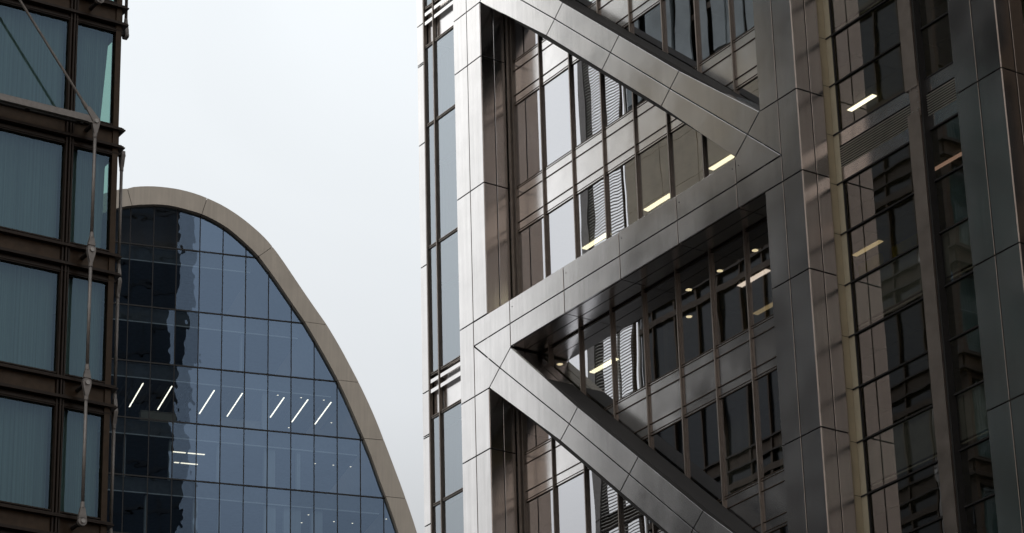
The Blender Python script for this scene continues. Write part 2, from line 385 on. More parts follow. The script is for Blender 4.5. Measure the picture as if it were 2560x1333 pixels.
for k in (-2, -1, 0, 1):
    o = k * MOD; js = jl + [6.42 - MOD]
    for a, b in zip(js[1:], js[:-1]): panel(mb, [(-6.72, a + o), (-6.34, a + o), (-6.34, b + o), (-6.72, b + o)], y0=-.03)
mb.build('corner_panel', M['steel'], T)
# ---- right-hand bay with thin transoms, louvre band and flat post
BY = .15
tz = [-.155 - 1.397 * k for k in range(-4, 14)]
def is_louvre(za): return abs(((za + 4.35 - .02) + MOD * 3 + .3) % MOD - .3) < .1
fr = MB()
rows = list(zip(tz[1:], tz[:-1]))
for k in (-1, 0, 1, 2):
    pass
for lo_, hi_ in rows:
    band = abs((hi_ + 4.346) % MOD) < .2 or abs((hi_ + 4.346) % MOD - MOD) < .2
    if band:
        pn = MB()
        for xa, xb in ((12.84, 15.66), (16.14, 18.6)):
            pn.prism([(xa, z(lo_ + .02)), (xb, z(lo_ + .02)), (xb, z(lo_ + .36)), (xa, z(lo_ + .36))], BY - .02, BY + .03)
            pn.prism([(xa, z(hi_ - .40)), (xb, z(hi_ - .40)), (xb, z(hi_ - .02)), (xa, z(hi_ - .02))], BY - .02, BY + .03)
        pn.build('spandrel_panel', M['spandrel'], T)
        for xa, xb in ((12.84, 15.66), (16.14, 18.6)):
            lv = MB(); q = lo_ + .375
            while q < hi_ - .42:
                lv.box(xa, xb, BY - .03, BY, z(q), z(q + .02)); q += .068
            o_ = lv.build('louvre', M['louvre'], T)
            MB().box(xa, xb, BY + .03, BY + .06, z(lo_ + .36), z(hi_ - .40)).build('louvre_back', M['joint'], o_)
    else:
        for xa, xb in ((12.84, 15.66), (16.14, 18.6)):
            pane_mesh(xa, xb, lo_ + .01, hi_ - .01, BY + .02, .002).build('window', M['glass_side'], T)
    fr = MB(); fr.box(12.62, 15.66, BY - .035, BY + .04, z(hi_ - .028), z(hi_ + .010)); fr.box(16.14, 18.6, BY - .035, BY + .04, z(hi_ - .028), z(hi_ + .010)); fr.build('transom', M['joint'], T)
zb0, zb1 = tz[-1], tz[0]
jm = MB()
ys = [(-.09, BY - .01)]
for lo_, hi_ in rows:
    a_, b_ = z(lo_ + .008), z(hi_ - .008)
    jm.box(12.56, 12.61, -.085, BY - .02, a_, b_); jm.box(12.56, 12.625, BY - .012, BY + .02, a_, b_)
    jm.box(12.635, 12.69, BY - .012, BY + .02, a_, b_); jm.box(12.70, 12.82, BY - .012, BY + .02, a_, b_)
jm.build('jamb_frame', M['cream'], T)
MB().box(12.50, 12.60, -.07, BY + .0, z(zb0), z(zb1)).build('jamb_back', M['joint'], T)
MB().box(12.60, 12.84, BY + .005, BY + .05, z(zb0), z(zb1)).build('seal_back', M['joint'], T)
MB().box(12.825, 12.86, BY - .008, BY + .05, z(zb0), z(zb1)).build('seal', M['joint'], T)
pm = MB(); 
for k in (-1, 0, 1):
    a = -5.20 - MOD * (k + 1) + .0; 
for k in (1, 0, -1):
    top_ = -4.55 + MOD * (k); bot = -5.22 + MOD * k
    p0 = bot - .0; p1 = top_ - MOD
    q = MB(); q.box(15.67, 16.12, -.10, .22, z(top_), z(bot + MOD)); q.build('post', M['post'], T)
    br = MB(); br.prism([(15.79, z(bot - .06)), (16.15, z(bot - .16)), (16.15, z(top_ + .12)), (15.79, z(top_ + .04))], -.085, -.06); b_ = br.build('bracket_plate', M['post'], T)
    rv = MB()
    for (rx, rz) in ([(15.86, top_ - .03), (16.02, top_ - .03), (15.88, bot + .03), (16.05, bot + .0)] + [(16.09, top_ - .15 - .155 * i) for i in range(4)]):
        rv.tube((rx, -.085, z(rz)), (rx, -.11, z(rz)), .022, .016, 8)
    rv.build('rivet', M['rodpin'], b_)
    MB().box(15.75, 16.10, -.05, .2, z(bot - .02), z(top_ + .02)).build('post_joint', M['joint'], T)
MB().box(16.10, 16.18, -.04, BY + .03, z(zb0), z(zb1)).build('post_side_shade', M['joint'], T)  # near-black strip paints the shade on the post's side face
# ---- inside: slabs, ceilings, core wall
IY = 7.5
for n in range(N0 - 1, N1):
    s = -H * n
    sl = MB(); sl.box(-6.2, 19.5, .25, IY, z(s - 1.28), z(s - .06)); so_ = sl.build('floor_slab', M['slab'], T)
    ce = MB()
    for i in range(-4, 13):
        for j in range(5): ce.box(i * 1.5 + .01, i * 1.5 + 1.49, .3 + j * 1.4 + .01, .3 + j * 1.4 + 1.39, z(s - 1.345), z(s - 1.30))
    ce.build('ceiling', M['ceiling'], T)
    wl = MB(); wl.box(-6.2, 19.5, 6.3, 6.5, z(s - 4.25), z(s - 1.35)); wl.build('inner_wall', M['innerwall'], T)
pw = MB()
for n, xs in ((-1, ((2.0, .9), (7.6, .5))), (0, ((-1.0, .25), (9.3, .3))), (1, ((2.9, .3), (8.6, 1.0))), (2, ((7.9, .8), (3.1, .2)))):
    for x, wd in xs: pw.box(x, x + wd, 1.6, 1.75, z(-4.2 - H * n), z(-1.35 - H * n))
pw.box(6.5, 7.75, .8, .92, z(-4.2 - H * 2), z(-1.4 - H * 2))
pw.build('partition', M['blind'], T)
gw = MB()
for a, b, q0, q1, y in ((10.35, 11.15, -1.34, -.0, 4.0), (8.95, 9.3, -1.34, -.0, 4.0), (9.45, 11.0, -4.0, -2.2, 4.0), (8.8, 9.7, -6.2, -5.56, 4.0), (10.2, 11.2, -8.0, -5.6, 4.0), (1.7, 6.4, -8.2, -5.56, 4.6), (6.2, 9.5, .1, 2.6, 3.4), (7.2, 12, -4.0, -1.4, 5.6), (13.0, 14.5, -9.9, -8.2, 4.5)):
    gw.box(a, b, y, y + .12, z(q0), z(q1))
gw.build('coloured_partition', M['green'], T)
bw = MB(); random.seed(3)
for k in (-1, 0, 1):
    for a, b in ((4.19, 7.0), (0.0, 4.19), (-4.21, 0.0)):
        x = -6.2
        while x < -3.2:
            bw.box(x, x + .34, .5 + random.uniform(0, .05), .53 + random.uniform(0.02, .05), z(a + k * MOD + .1), z(b + k * MOD - .25)); x += .36
bw.build('blind', M['blind'], T)
# ---- body behind the front zone, out of the picture
bd = MB(); bd.box(-6.55, 29, IY, 41, 0, 205); bd.box(-6.55, 19.6, 1.4, IY - .01, 0, z(zlo) - 1.0); bd.box(-6.55, 29, 1.4, IY - .01, z(zhi) + 8, 205)
bd.box(20.2, 29, 1.4, IY - .01, z(zlo) - 1.0, z(zhi) + 8)
bd.build('tower_body', M['darkglass'], T)
wf = MB(); ws = MB(); q = 3.0
while q < 205:
    ws.box(-6.66, -6.56, .3, 41, q, q + .5); 
    if q > z(zhi) + 8: wf.box(-6.6, 29, 1.25, 1.39, q, q + .9)
    if q < z(zlo) - 2: wf.box(-6.6, 29, 1.25, 1.39, q, q + .9)
    wf.box(20.2, 29, 1.20, 1.38, q, q + .9) if z(zlo) - 1 < q < z(zhi) + 7 else None
    q += H
for y in range(0, 14): ws.box(-6.70, -6.56, .3 + y * 3 - .06, .3 + y * 3 + .06, 0, 205)
ws.box(-6.66, -6.60, 0.02, 7.4, z(zlo) - 1, z(zhi) + 8)
for x in (20.0, 28.1): wf.box(x, x + .9, .2, 1.24, 0, 205)
for x in (-3.14, 11.12, 18.37): wf.box(x, x + 1.5, -1, 1.24, z(3 * MOD) + .1, 205)
wf.build('tower_facade', M['darkbronze'], T); ws.build('side_facade', M['joint'], T)

# ================================================================== lights in the tower
def strip_light(name, label, x0, x1, y, zc, m, wd=.16, group=None, perp=False, parent_loc=None):
    pass
def ceil_strip(label, p0, p1, zc, m, wd, group, frame=None, rz=0.0, org=(0, 0, 0)):
    """p0,p1 in the building's own plan coordinates"""
    a = Vector((p0[0], p0[1], 0)); b = Vector((p1[0], p1[1], 0)); ang = math.atan2(b.y - a.y, b.x - a.x); l = (b - a).length
    R_ = Matrix.Rotation(rz, 3, 'Z'); loc = R_ @ a + Vector(org)
    t = thing('ceiling_light', label, 'ceiling light', (loc.x, loc.y, zc), rz + ang, group)
    MB().box(0, l, -wd / 2, wd / 2, -.035, -.012).build('diffuser', m, t)
    MB().box(-.03, l + .03, -wd / 2 - .03, wd / 2 + .03, -.014, .02).build('housing', frame or M['ceiling'], t)
    return t
def downlight(label, x, y, zc, m, r, group, rz=0.0, org=(0, 0, 0)):
    loc = Matrix.Rotation(rz, 3, 'Z') @ Vector((x, y, 0)) + Vector(org)
    t = thing('downlight', label, 'downlight', (loc.x, loc.y, zc), 0, group)
    MB().tube((0, 0, -.02), (0, 0, -.03), r, r, 14).build('lens', m, t)
    MB().tube((0, 0, .01), (0, 0, -.021), r * 1.25, r * 1.25, 14).build('rim', M['ceiling'], t)
c0 = z(-1.35)
GT = 'strip lights on the ceilings behind the steel tower glass'
for lab, x0, x1, y, n, m in (
        ('warm ceiling strip nearest the pale left column, seen above the horizontal beam', -1.48, -.23, 2.40, 0, 'warm'),
        ('warm ceiling strip in the middle of the window row above the horizontal beam', 1.60, 2.85, 2.42, 0, 'warm'),
        ('warm ceiling strip at the point where the upper diagonal meets the horizontal beam', 4.72, 5.97, 2.42, 0, 'warm'),
        ('pinkish ceiling strip beside the middle column, under the horizontal beam', 6.04, 7.30, 2.12, 1, 'pink'),
        ('small strip seen in the bright sky reflection under the horizontal beam', -1.02, .2, 2.17, 1, 'warm'),
        ('dim strip light three panes left of the middle column, under the beam', 4.75, 5.9, 3.66, 1, 'dimwarm')):
    ceil_strip(lab, (x0, y), (x1, y), c0 - H * n + (0 if n == 0 else 0), M[m], .17, GT)
ceil_strip('bright strip light above the louvre band, right of the middle column', (9.55, 3.48), (10.6, 3.48), z(-1.35), M['bright'], .15, GT)
ceil_strip('pale strip light below the louvre band, low in the right-hand bay', (9.2, 3.55), (10.3, 3.55), z(-1.35 - H), M['dimwarm'], .15, GT)
ceil_strip('dim reddish strip just left of the dark right-hand column, the upper one', (14.1, 1.94), (15.6, 1.94), z(-1.35 - H), emit('red_dim', (1, .6, .45), .35), .12, GT)
GD = 'downlights behind the steel tower glass'
for lab, x, y in (('round downlight in the last pane beside the middle column, under the beam', 8.11, 1.04), ('round downlight in the third pane left of the middle column, the higher one', 5.15, 1.06),
                  ('downlight in the second pane left of the middle column, near the top', 6.58, 1.03), ('lone downlight in the dark corner where beam and lower diagonal part', -.97, 1.01),
                  ('downlight in the third pane left of the middle column, the lower one', 3.68, 2.17)):
    downlight(lab, x, y, c0 - H, M['warm2'], .085, GD)

# ================================================================== dark bronze building on the left
AL = (1.27, -14.34, 0); RL = math.radians(90 - 1.7)
B = thing('office_building', 'dark bronze building with blue curtained windows and steel tie rods along the left edge', 'office building', AL, RL)
SH = 3.62; DEP = 18.4; HB = 118
K0, K1 = -2, 5
bays = [(-1.28, -.20), (-4.55, -1.53), (-7.8, -4.8), (-11.05, -8.05)]
for k in range(K0, K1):
    zs = 38.45 - SH * k            # top of the ledge under window k; window above it
    for bi, (xa, xb) in enumerate(bays):
        zb_, zt = zs + .08, zs + 2.80
        pm_ = MB(); pm_.add([(xa, .10, zb_), (xb, .10, zb_), (xb, .10, zt), (xa, .10, zt)], [(0, 1, 2, 3)])
        wn = pm_.build('window', M['glass_l'], B)
        f = MB(); t = .035
        f.box(xa - t, xa, .02, .16, zb_ - t, zt + t); f.box(xb, xb + t, .02, .16, zb_ - t, zt + t); f.box(xa, xb, .02, .16, zt, zt + t); f.box(xa, xb, .02, .16, zb_ - t, zb_)
        f.build('window_frame', M['darkframe'], wn)
        # pleated curtain
        cu_ = MB(); xr_ = xb - .01; xrb = xr_
        if bi == 0 and k == 0: xr_, xrb = xb - .05, xb - .24
        if bi == 0 and k == 1: xr_, xrb = xb - .04, xb - .09
        nx = 70 if bi else 30; pts = []; ph = random.uniform(0, 6)
        for i in range(nx + 1):
            s_ = i / nx
            yy = .34 + .006 * math.sin(s_ * nx * 1.9 + ph) + .010 * math.sin(s_ * nx * .37 + 1.3 * ph)
            xt = xa + (xr_ - xa) * s_; xq = xa + (xrb - xa) * s_
            pts.append(((xq, yy, zb_ - .05), (xt, yy, zt + .05)))
        vs = [p for pr in pts for p in pr]; cu_.add(vs, [(2 * i, 2 * i + 2, 2 * i + 3, 2 * i + 1) for i in range(nx)])
        cu_.build('curtain', M['curtain'], B)
    # spandrel with ledges
    sp = MB(); z0_, z1_ = zs - .62, zs
    for xa, xb in [(-1.30, 0.0), (-4.6, -1.50), (-7.85, -4.8), (-11.1, -8.0)]:
        sp.box(xa + .03, xb - .02, .05, .20, z0_ + .07, z1_ - .07)
    sp.box(-.02, -.0, .06, DEP, z0_ + .07, z1_ - .07)
    sp.build('spandrel_panel', M['darkbronze'], B)
    ld = MB()
    for zz in (z0_, z1_ - .11):
        for a, b in ((0, .035), (.05, .075)):
            ld.box(-11.2, .02 + a * .0 + .09 - (.03 if a else 0), -.10 + (.03 if a else 0), .06, zz + a, zz + b)
        ld.box(-11.2, .04, -.05, .10, zz + .02, zz + .10)
        ld.box(.02, .11, .061, DEP, zz, zz + .035); ld.box(.0, .05, .101, DEP, zz + .02, zz + .10)
    for a in (.0, .06, .115): ld.box(-11.2, -.0, .0 + a * .6, .13, z0_ - .165 + a * .9, z0_ - .125 + a * .9)
    ld.build('ledge', M['darkframe'], B)
    hd = MB(); hd.box(-11.2, -.05, .13, .2, z0_ - .22, z0_ + .05); hd.build('window_head', M['darkframe'], B)
for xa, xb in [(-1.53, -1.28), (-4.80, -4.55), (-8.05, -7.8)]:
    m_ = MB(); c_ = (xa + xb) / 2
    m_.box(xa, xb, .05, .22, 26, 56)
    for d_ in (-.085, 0, .085): m_.box(c_ + d_ - .022, c_ + d_ + .022, -.02 if d_ else -.05, .049, 26, 56)
    m_.build('mullion', M['darkframe'], B)
cp = MB(); cp.box(-.20, -.045, .0, .16, 26, 56); cp.box(-.17, -.06, .16, .3, 26, 56); cp.build('corner_post', M['darkbronze'], B)
# north side: corner windows, wall, louvre screen at the far end
for k in range(K0, K1):
    zs = 38.45 - SH * k
    m_ = MB(); m_.add([(-.08, .32, zs + .08), (-.08, 1.5, zs + .08), (-.08, 1.5, zs + 2.8), (-.08, .32, zs + 2.8)], [(0, 1, 2, 3)]); m_.build('window', M['glass_l'], B)
nw = MB(); nw.box(-.25, -.05, 1.52, 15.6, 26, 56); nw.build('side_wall', M['darkglass'], B)
lv = MB(); q = 30.0
while q < 100:
    lv.box(.02, .06, 15.9, 18.0, q, q + .025); q += .12
for y in (15.7, 16.9): lv.box(-.12, -.02, y, y + .10, 0, HB)
lv.build('louvre', M['louvre'], B)
MB().box(-.25, .10, DEP - .38, DEP, 0, HB).build('edge_column', M['rod'], B)
gr = MB()
for y in range(1, 14): gr.box(-.04, .06, y * 1.2 + .3, y * 1.2 + .38, 0, HB)
for q in range(0, 33): gr.box(-.03, .08, 1.5, 15.6, 1 + q * SH, 1 + q * SH + .22)
gr.build('side_grid', M['darkbronze'], B)
sw = MB(); q = 47.4
for z0_, z1_ in ((47.4, 49.2), (49.22, 51.0), (51.02, 53.0)):
    for y in range(5): sw.box(.085, .13, 5.6 + y * 2.0, 7.57 + y * 2.0, z0_, z1_)
sw.build('side_reflector', M['beige_refl'], B, 'band of beige panels added on the unseen side wall to brighten reflections')  # added out of view so the tower windows mirror a bright beige
sw = MB()
for y in range(4, 14): sw.box(.085, .11 + .05 * (y % 3), 1.6 + y * 1.0, 2.2 + (y % 4) * .13 + y * 1.0, 53.4, 66)
sw.build('side_reflector', M['palegrey'], B, 'pale grey upright fins added above the beige band to brighten reflections')  # added out of view to give the upper windows pale reflections
bd = MB(); bd.box(-60, -.3, 3.2, 15.6, 26, 56); bd.box(-60, -11.3, .2, 3.19, 26, 56); bd.box(-60, -.1, .1, 15.6, 0, 25.9); bd.box(-60, -.1, .1, 15.6, 56.1, HB)
bd.build('building_body', M['darkglass'], B)
fl = MB()
for k in range(K0, K1 + 1):
    zs = 38.45 - SH * k; fl.box(-11.2, -.12, .22, 3.18, zs - .5, zs - .1)
fl.build('floor_slab', M['greydark'], B)
cb = MB(); q = 1.0
while q < HB - 1:
    if q < 25 or q > 56: cb.box(-60, 0, -.02, .09, q, q + .9); 
    else: cb.box(-60, -11.3, -.02, .19, q, q + .9)
    q += SH
for i in range(0, 19): cb.box(-60 + i * 3.2, -59.75 + i * 3.2, -.06, .095, 0, 25.8) ; cb.box(-60 + i * 3.2, -59.75 + i * 3.2, -.06, .095, 56.2, HB)
cb.build('outer_frame', M['darkbronze'], B)

# ---- tie rods: nodes stand half a metre off the wall at every storey
def coupler(mb, c, axis_u, top=True, bot=True):
    """fork casting round node c (local coords); axis_u: 'x' face plate in xz plane, 'y' in yz plane"""
    def P(u, w_): return (c[0] + (u if axis_u == 'x' else 0), c[1] + (0 if axis_u == 'x' else u), c[2] + w_)
    outline = []
    n = 10
    tops = [(-.045, .42), (-.10, .12)] if top else []
    half = []
    def plate(pts, th, off=0):
        a = [Vector(P(u, w_)) for u, w_ in pts]; nrm = Vector((0, 1, 0)) if axis_u == 'x' else Vector((1, 0, 0))
        vs = [p + nrm * (off - th) for p in a] + [p + nrm * (off + th) for p in a]; m = len(a)
        mb.add(vs, [tuple(range(m)), tuple(reversed(range(m, 2 * m)))] + [(i, m + i, m + (i + 1) % m, (i + 1) % m) for i in range(m)])
    if bot: plate([(-.10, .10), (-.115, 0), (-.095, -.12), (-.04, -.34), (.04, -.34), (.095, -.12), (.115, 0), (.10, .10)], .05)
    else:
        plate([(.115 * math.cos(t_), .115 * math.sin(t_)) for t_ in [PI * 2 * i / 16 for i in range(16)]], .05)
        plate([(-.105, .06), (.105, .06), (.095, .16), (-.095, .16)], .05)
    if top:
        plate([(-.10, .135), (-.055, .36), (.055, .36), (.10, .135)], .045)
        plate([(-.06, .09), (.06, .09), (.06, .15), (-.06, .15)], .03)
        mb.tube(P(0, .35), P(0, .50), .06, .048, 12)
    if bot: mb.tube(P(0, -.33), P(0, -.45), .055, .055, 12)
NU, NV = -.93, -.50
nz_ = [41.76, 38.17, 34.53, 30.91, 27.29]
R0 = .043
def tierod(x, y, za, zb, label=None):
    mb = MB(); mb.tube((x, y, zb + .42), (x, y, za - .40), R0, R0, 14); return mb.build('tie_rod', M['rod'], B, label, smooth=True)
for side in ('front', 'side'):
    for i, zz in enumerate(nz_):
        c = (NU, NV, zz) if side == 'front' else (.50, .93, zz)
        mb = MB(); ax = 'x' if side == 'front' else 'y'
        top = (i != 1)
        coupler(mb, c, ax, top=top, bot=(i not in (0, 4)))
        o_ = mb.build('rod_coupler', M['rod'], B)
        pn = MB(); d_ = Vector((0, -1, 0)) if side == 'front' else Vector((1, 0, 0))
        cc = Vector(c); pn.tube(cc + d_ * .04, cc + d_ * .085, .06, .055, 16)
        for s_ in (-.022, .022):
            sft = Vector((s_, 0, 0)) if side == 'front' else Vector((0, s_, 0))
            pn.tube(cc + d_ * .085 + sft, cc + d_ * .089 + sft, .009, .009, 8)
        pn.build('pin', M['rodpin'], o_)
        st = MB(); st.tube(cc - d_ * .05, cc - d_ * .62, .055, .055, 12); st.tube(cc - d_ * .12, cc - d_ * .2, .075, .075, 12); st.build('stub', M['stub'], o_)
    cxy = (NU, NV) if side == 'front' else (.50, .93)
    for a, b in ((1, 2), (2, 3), (3, 4)): tierod(cxy[0], cxy[1], nz_[a], nz_[b])
    tierod(cxy[0], cxy[1], nz_[0] + 4.6, nz_[0])
# small clevis ears at the top of the side rod
# diagonal rod and the horizontal strut that end at the second node of the front
nd = Vector((NU, NV, nz_[1])); dr = Vector((-2.22, 0, 2.94)).normalized()
mb = MB(); mb.tube(nd + dr * .62, nd + dr * 7.5, .034, .034, 14); mb.tube(nd + dr * .40, nd + dr * .64, .062, .045, 12)
pv = Vector((dr.z, 0, -dr.x))
a = [nd + pv * .10, nd - pv * .10, nd + dr * .42 - pv * .06, nd + dr * .42 + pv * .06]
vs = [p + Vector((0, -.075, 0)) for p in a] + [p + Vector((0, -.025, 0)) for p in a]
mb.add(vs, [(0, 1, 2, 3), (4, 7, 6, 5), (0, 4, 5, 1), (1, 5, 6, 2), (2, 6, 7, 3), (3, 7, 4, 0)])
mb.build('tie_rod', M['rod'], B, 'diagonal tie rod rising to the upper left', smooth=False)
mb = MB(); mb.box(-11, NU - .24, NV - .06, NV + .06, nz_[1] - .06, nz_[1] + .12)
mb.add([(NU - .24, NV - .06, nz_[1] - .07), (NU - .24, NV + .06, nz_[1] - .07), (NU - .24, NV + .06, nz_[1] + .12), (NU - .24, NV - .06, nz_[1] + .12),
        (NU, NV - .05, nz_[1] - .08), (NU, NV + .05, nz_[1] - .08), (NU, NV + .05, nz_[1] + .09), (NU, NV - .05, nz_[1] + .09)],
       [(0, 4, 7, 3), (1, 2, 6, 5), (0, 1, 5, 4), (3, 7, 6, 2), (0, 3, 2, 1), (4, 5, 6, 7)])
so_ = mb.build('strut', M['rod'], B, 'flat horizontal strut in front of the ledge')
mb = MB(); mb.tube((-11, NV + .22, nz_[1] - .02), (NU - .25, NV + .22, nz_[1] - .02), .035, .035, 10)
for x in (-1.35, -2.75, -4.4): mb.box(x - .05, x + .05, NV, NV + .26, nz_[1] - .05, nz_[1] + .03)
mb.build('strut_pipe', M['stub'], so_)

# ================================================================== arched glass building
AA = (-109.0456, 50.8106, 0); RA = math.radians(90 - 15.3)
Cn = thing('office_building', 'rounded office building with blue glass end wall and tan arched rim, in the centre distance', 'office building', AA, RA)
PK = -5.95
outR = [(-5.95, 98.30), (-5.1, 98.27), (-4.3, 98.17), (-3.5, 98.0), (-2.7, 97.74), (-1.94, 97.45), (-1.05, 96.99), (-.16, 96.42), (.72, 95.74), (1.3, 95.22), (1.86, 94.61), (2.42, 93.87), (2.96, 93.11), (3.94, 91.68), (4.91, 90.30), (5.87, 88.95), (6.84, 87.35), (7.59, 85.96), (8.19, 84.81), (8.85, 83.43), (9.41, 82.15), (10.01, 80.61), (10.70, 78.76), (11.16, 77.52), (11.56, 76.39), (11.95, 75.23), (12.32, 74.03), (13.2, 70.8), (14.0, 67.2), (14.7, 63), (15.3, 57), (15.7, 50), (15.8, 40), (15.6, 25), (15.2, 10), (15, 0)]
inR = [(-5.95, 96.92), (-5.1, 96.86), (-4.3, 96.73), (-3.5, 96.58), (-2.6, 96.27), (-1.72, 95.84), (-1.0, 95.37), (-.2, 94.72), (.42, 94.17), (.85, 93.74), (1.80, 92.52), (2.48, 91.57), (3.35, 90.33), (4.25, 89.05), (5.00, 87.82), (5.87, 86.32), (6.68, 84.84), (7.42, 83.28), (7.98, 82.0), (8.56, 80.62), (9.12, 79.25), (9.66, 77.68), (10.13, 76.41), (10.58, 75.15), (10.98, 73.91), (11.9, 70.6), (12.7, 67), (13.4, 63), (14.0, 57), (14.4, 50), (14.5, 40), (14.3, 25), (13.9, 10), (13.7, 0)]
def mir(c): return [(2 * PK - x, q) for x, q in reversed(c[1:])] + c
OUT, INN = mir(outR), mir(inR)
def smooth_curve(c, n=3):
    o = []
    for i in range(len(c) - 1):
        p0 = c[max(0, i - 1)]; p1 = c[i]; p2 = c[i + 1]; p3 = c[min(len(c) - 1, i + 2)]
        for j in range(n):
            t = j / n
            o.append(tuple(.5 * ((2 * p1[a_]) + (-p0[a_] + p2[a_]) * t + (2 * p0[a_] - 5 * p1[a_] + 4 * p2[a_] - p3[a_]) * t * t + (-p0[a_] + 3 * p1[a_] - 3 * p2[a_] + p3[a_]) * t ** 3) for a_ in (0, 1)))
    o.append(c[-1]); return o
OUT, INN = smooth_curve(OUT), smooth_curve(INN)
def param_at(c, pred):
    for i in range(len(c)):
        if pred(c[i]): return i
def resample(c, a, b, n):
    """points on curve c between points a and b (by nearest index)"""
    def near(p): return min(range(len(c)), key=lambda i: (c[i][0] - p[0]) ** 2 + (c[i][1] - p[1]) ** 2)
    ia, ib = near(a), near(b); seg = [a] + c[ia + 1:ib] + [b]
    ln = [0]
    for p, q in zip(seg[:-1], seg[1:]): ln.append(ln[-1] + math.hypot(q[0] - p[0], q[1] - p[1]))
    o = []
    for k in range(n + 1):
        d = ln[-1] * k / n; i = 0
        while i < len(ln) - 2 and ln[i + 1] < d: i += 1
        t = (d - ln[i]) / max(1e-6, ln[i + 1] - ln[i]); o.append(lerp(seg[i], seg[i + 1], t))
    return o
jts = [((-5.95 - 2.80 * 1.0, 97.84), (-8.38, 96.56)), ((-2.97, 97.84), (-3.33, 96.53)), ((1.85, 94.60), (.86, 93.74)), ((5.86, 88.98), (4.26, 89.04)), ((8.19, 84.81), (6.69, 84.83)), ((10.0, 80.62), (8.57, 80.61)), ((11.55, 76.40), (10.13, 76.41)),
       ((12.83, 72.2), (11.47, 72.2)), ((13.85, 68.0), (12.48, 68.0)), ((14.5, 63.8), (13.27, 63.8)), ((15.0, 59.6), (13.78, 59.6)), ((15.6, 50), (14.4, 50)), ((15.8, 40), (14.5, 40)), ((15.6, 25), (14.3, 25)), ((15, 0), (13.7, 0))]
lj = [((2 * PK - a[0], a[1]), (2 * PK - b[0], b[1])) for a, b in reversed(jts[2:])]
jall = lj + jts
for (oa, ia), (ob, ib) in zip(jall[:-1], jall[1:]):
    n = 12; A_ = resample(OUT, oa, ob, n); B_ = resample(INN, ia, ib, n); mb = MB()
    dx, dz = A_[1][0] - A_[0][0], A_[1][1] - A_[0][1]
    vs = []; sg = .02
    for i, (p, q) in enumerate(zip(A_, B_)):
        t = 0
        if i == 0: p = lerp(A_[0], A_[1], .02 / max(.05, math.dist(A_[0], A_[1]))); q = lerp(B_[0], B_[1], .02 / max(.05, math.dist(B_[0], B_[1])))
        if i == n: p = lerp(A_[n], A_[n - 1], .02 / max(.05, math.dist(A_[n], A_[n - 1]))); q = lerp(B_[n], B_[n - 1], .02 / max(.05, math.dist(B_[n], B_[n - 1])))
        vs += [(p[0], -.35, p[1]), (q[0], -.35, q[1]), (p[0], .2, p[1]), (q[0], .2, q[1])]
    fs = []
    for i in range(n):
        b = 4 * i; fs += [(b, b + 1, b + 5, b + 4), (b + 2, b + 6, b + 7, b + 3), (b, b + 4, b + 6, b + 2), (b + 1, b + 3, b + 7, b + 5)]
    fs += [(0, 2, 3, 1), (4 * n, 4 * n + 1, 4 * n + 3, 4 * n + 2)]
    mb.add(vs, fs); mb.build('rim_panel', M['rim'], Cn)
# backing of the rim and the long curved roof/wall shell
mb = MB(); n = len(OUT); vs = []
for i in range(n):
    p = OUT[i]; q = INN[min(len(INN) - 1, int(i * len(INN) / n))]
vs = [(x, y, q) for y in (-.28, 60) for x, q in [((x - PK) * .985 + PK, q * .998) for x, q in OUT]]
mb.add(vs, [(i, i + 1, n + i + 1, n + i) for i in range(n - 1)]); mb.build('roof', M['rim'], Cn)
mb = MB(); m_ = len(INN)
vs = [(x, -.30, q) for x, q in resample(OUT, OUT[0], OUT[-1], 90)] + [(x, -.30, q) for x, q in resample(INN, INN[0], INN[-1], 90)]
vs = [((x - PK) * (.99 if i < 91 else 1.003) + PK, y, q * (.999 if i < 91 else 1.0005)) for i, (x, y, q) in enumerate(vs)]
mb.add(vs, [(i, 91 + i, 92 + i, i + 1) for i in range(90)]); mb.build('rim_backing', M['joint'], Cn)
FL = [97.2, 93.75, 89.05, 84.84, 80.62, 76.41, 72.2, 68.0]
PX = 1.676
inner_conv = resample(INN, INN[0], INN[-1], 120)
def arch_clip(poly):
    for a_, b_ in zip(inner_conv[:-1], inner_conv[1:]):
        if max(a_[1], b_[1]) < min(q for _, q in poly) - 6: continue
        poly = clip(poly, b_, a_)
        if len(poly) < 3: return []
    return poly
xs = [PX * i for i in range(-13, 8)]
for (zt, zb_) in zip(FL[:-1], FL[1:]):
    for x in xs:
        pl = arch_clip([(x + .03, zb_ + .035), (x + PX - .03, zb_ + .035), (x + PX - .03, zt - .035), (x + .03, zt - .035)])
        if len(pl) < 3: continue
        ar = abs(sum(pl[i][0] * pl[(i + 1) % len(pl)][1] - pl[(i + 1) % len(pl)][0] * pl[i][1] for i in range(len(pl)))) / 2
        if ar < .02: continue
        tx, tz_ = random.uniform(-.0045, .0045), random.uniform(-.0035, .0035); cx_ = x + PX / 2; cz_ = (zt + zb_) / 2
        mb = MB(); mb.add([(a_, (a_ - cx_) * tx + (b_ - cz_) * tz_, b_) for a_, b_ in ccw(pl)], [tuple(range(len(pl)))])
        mb.build('window', M['glass_a'], Cn)
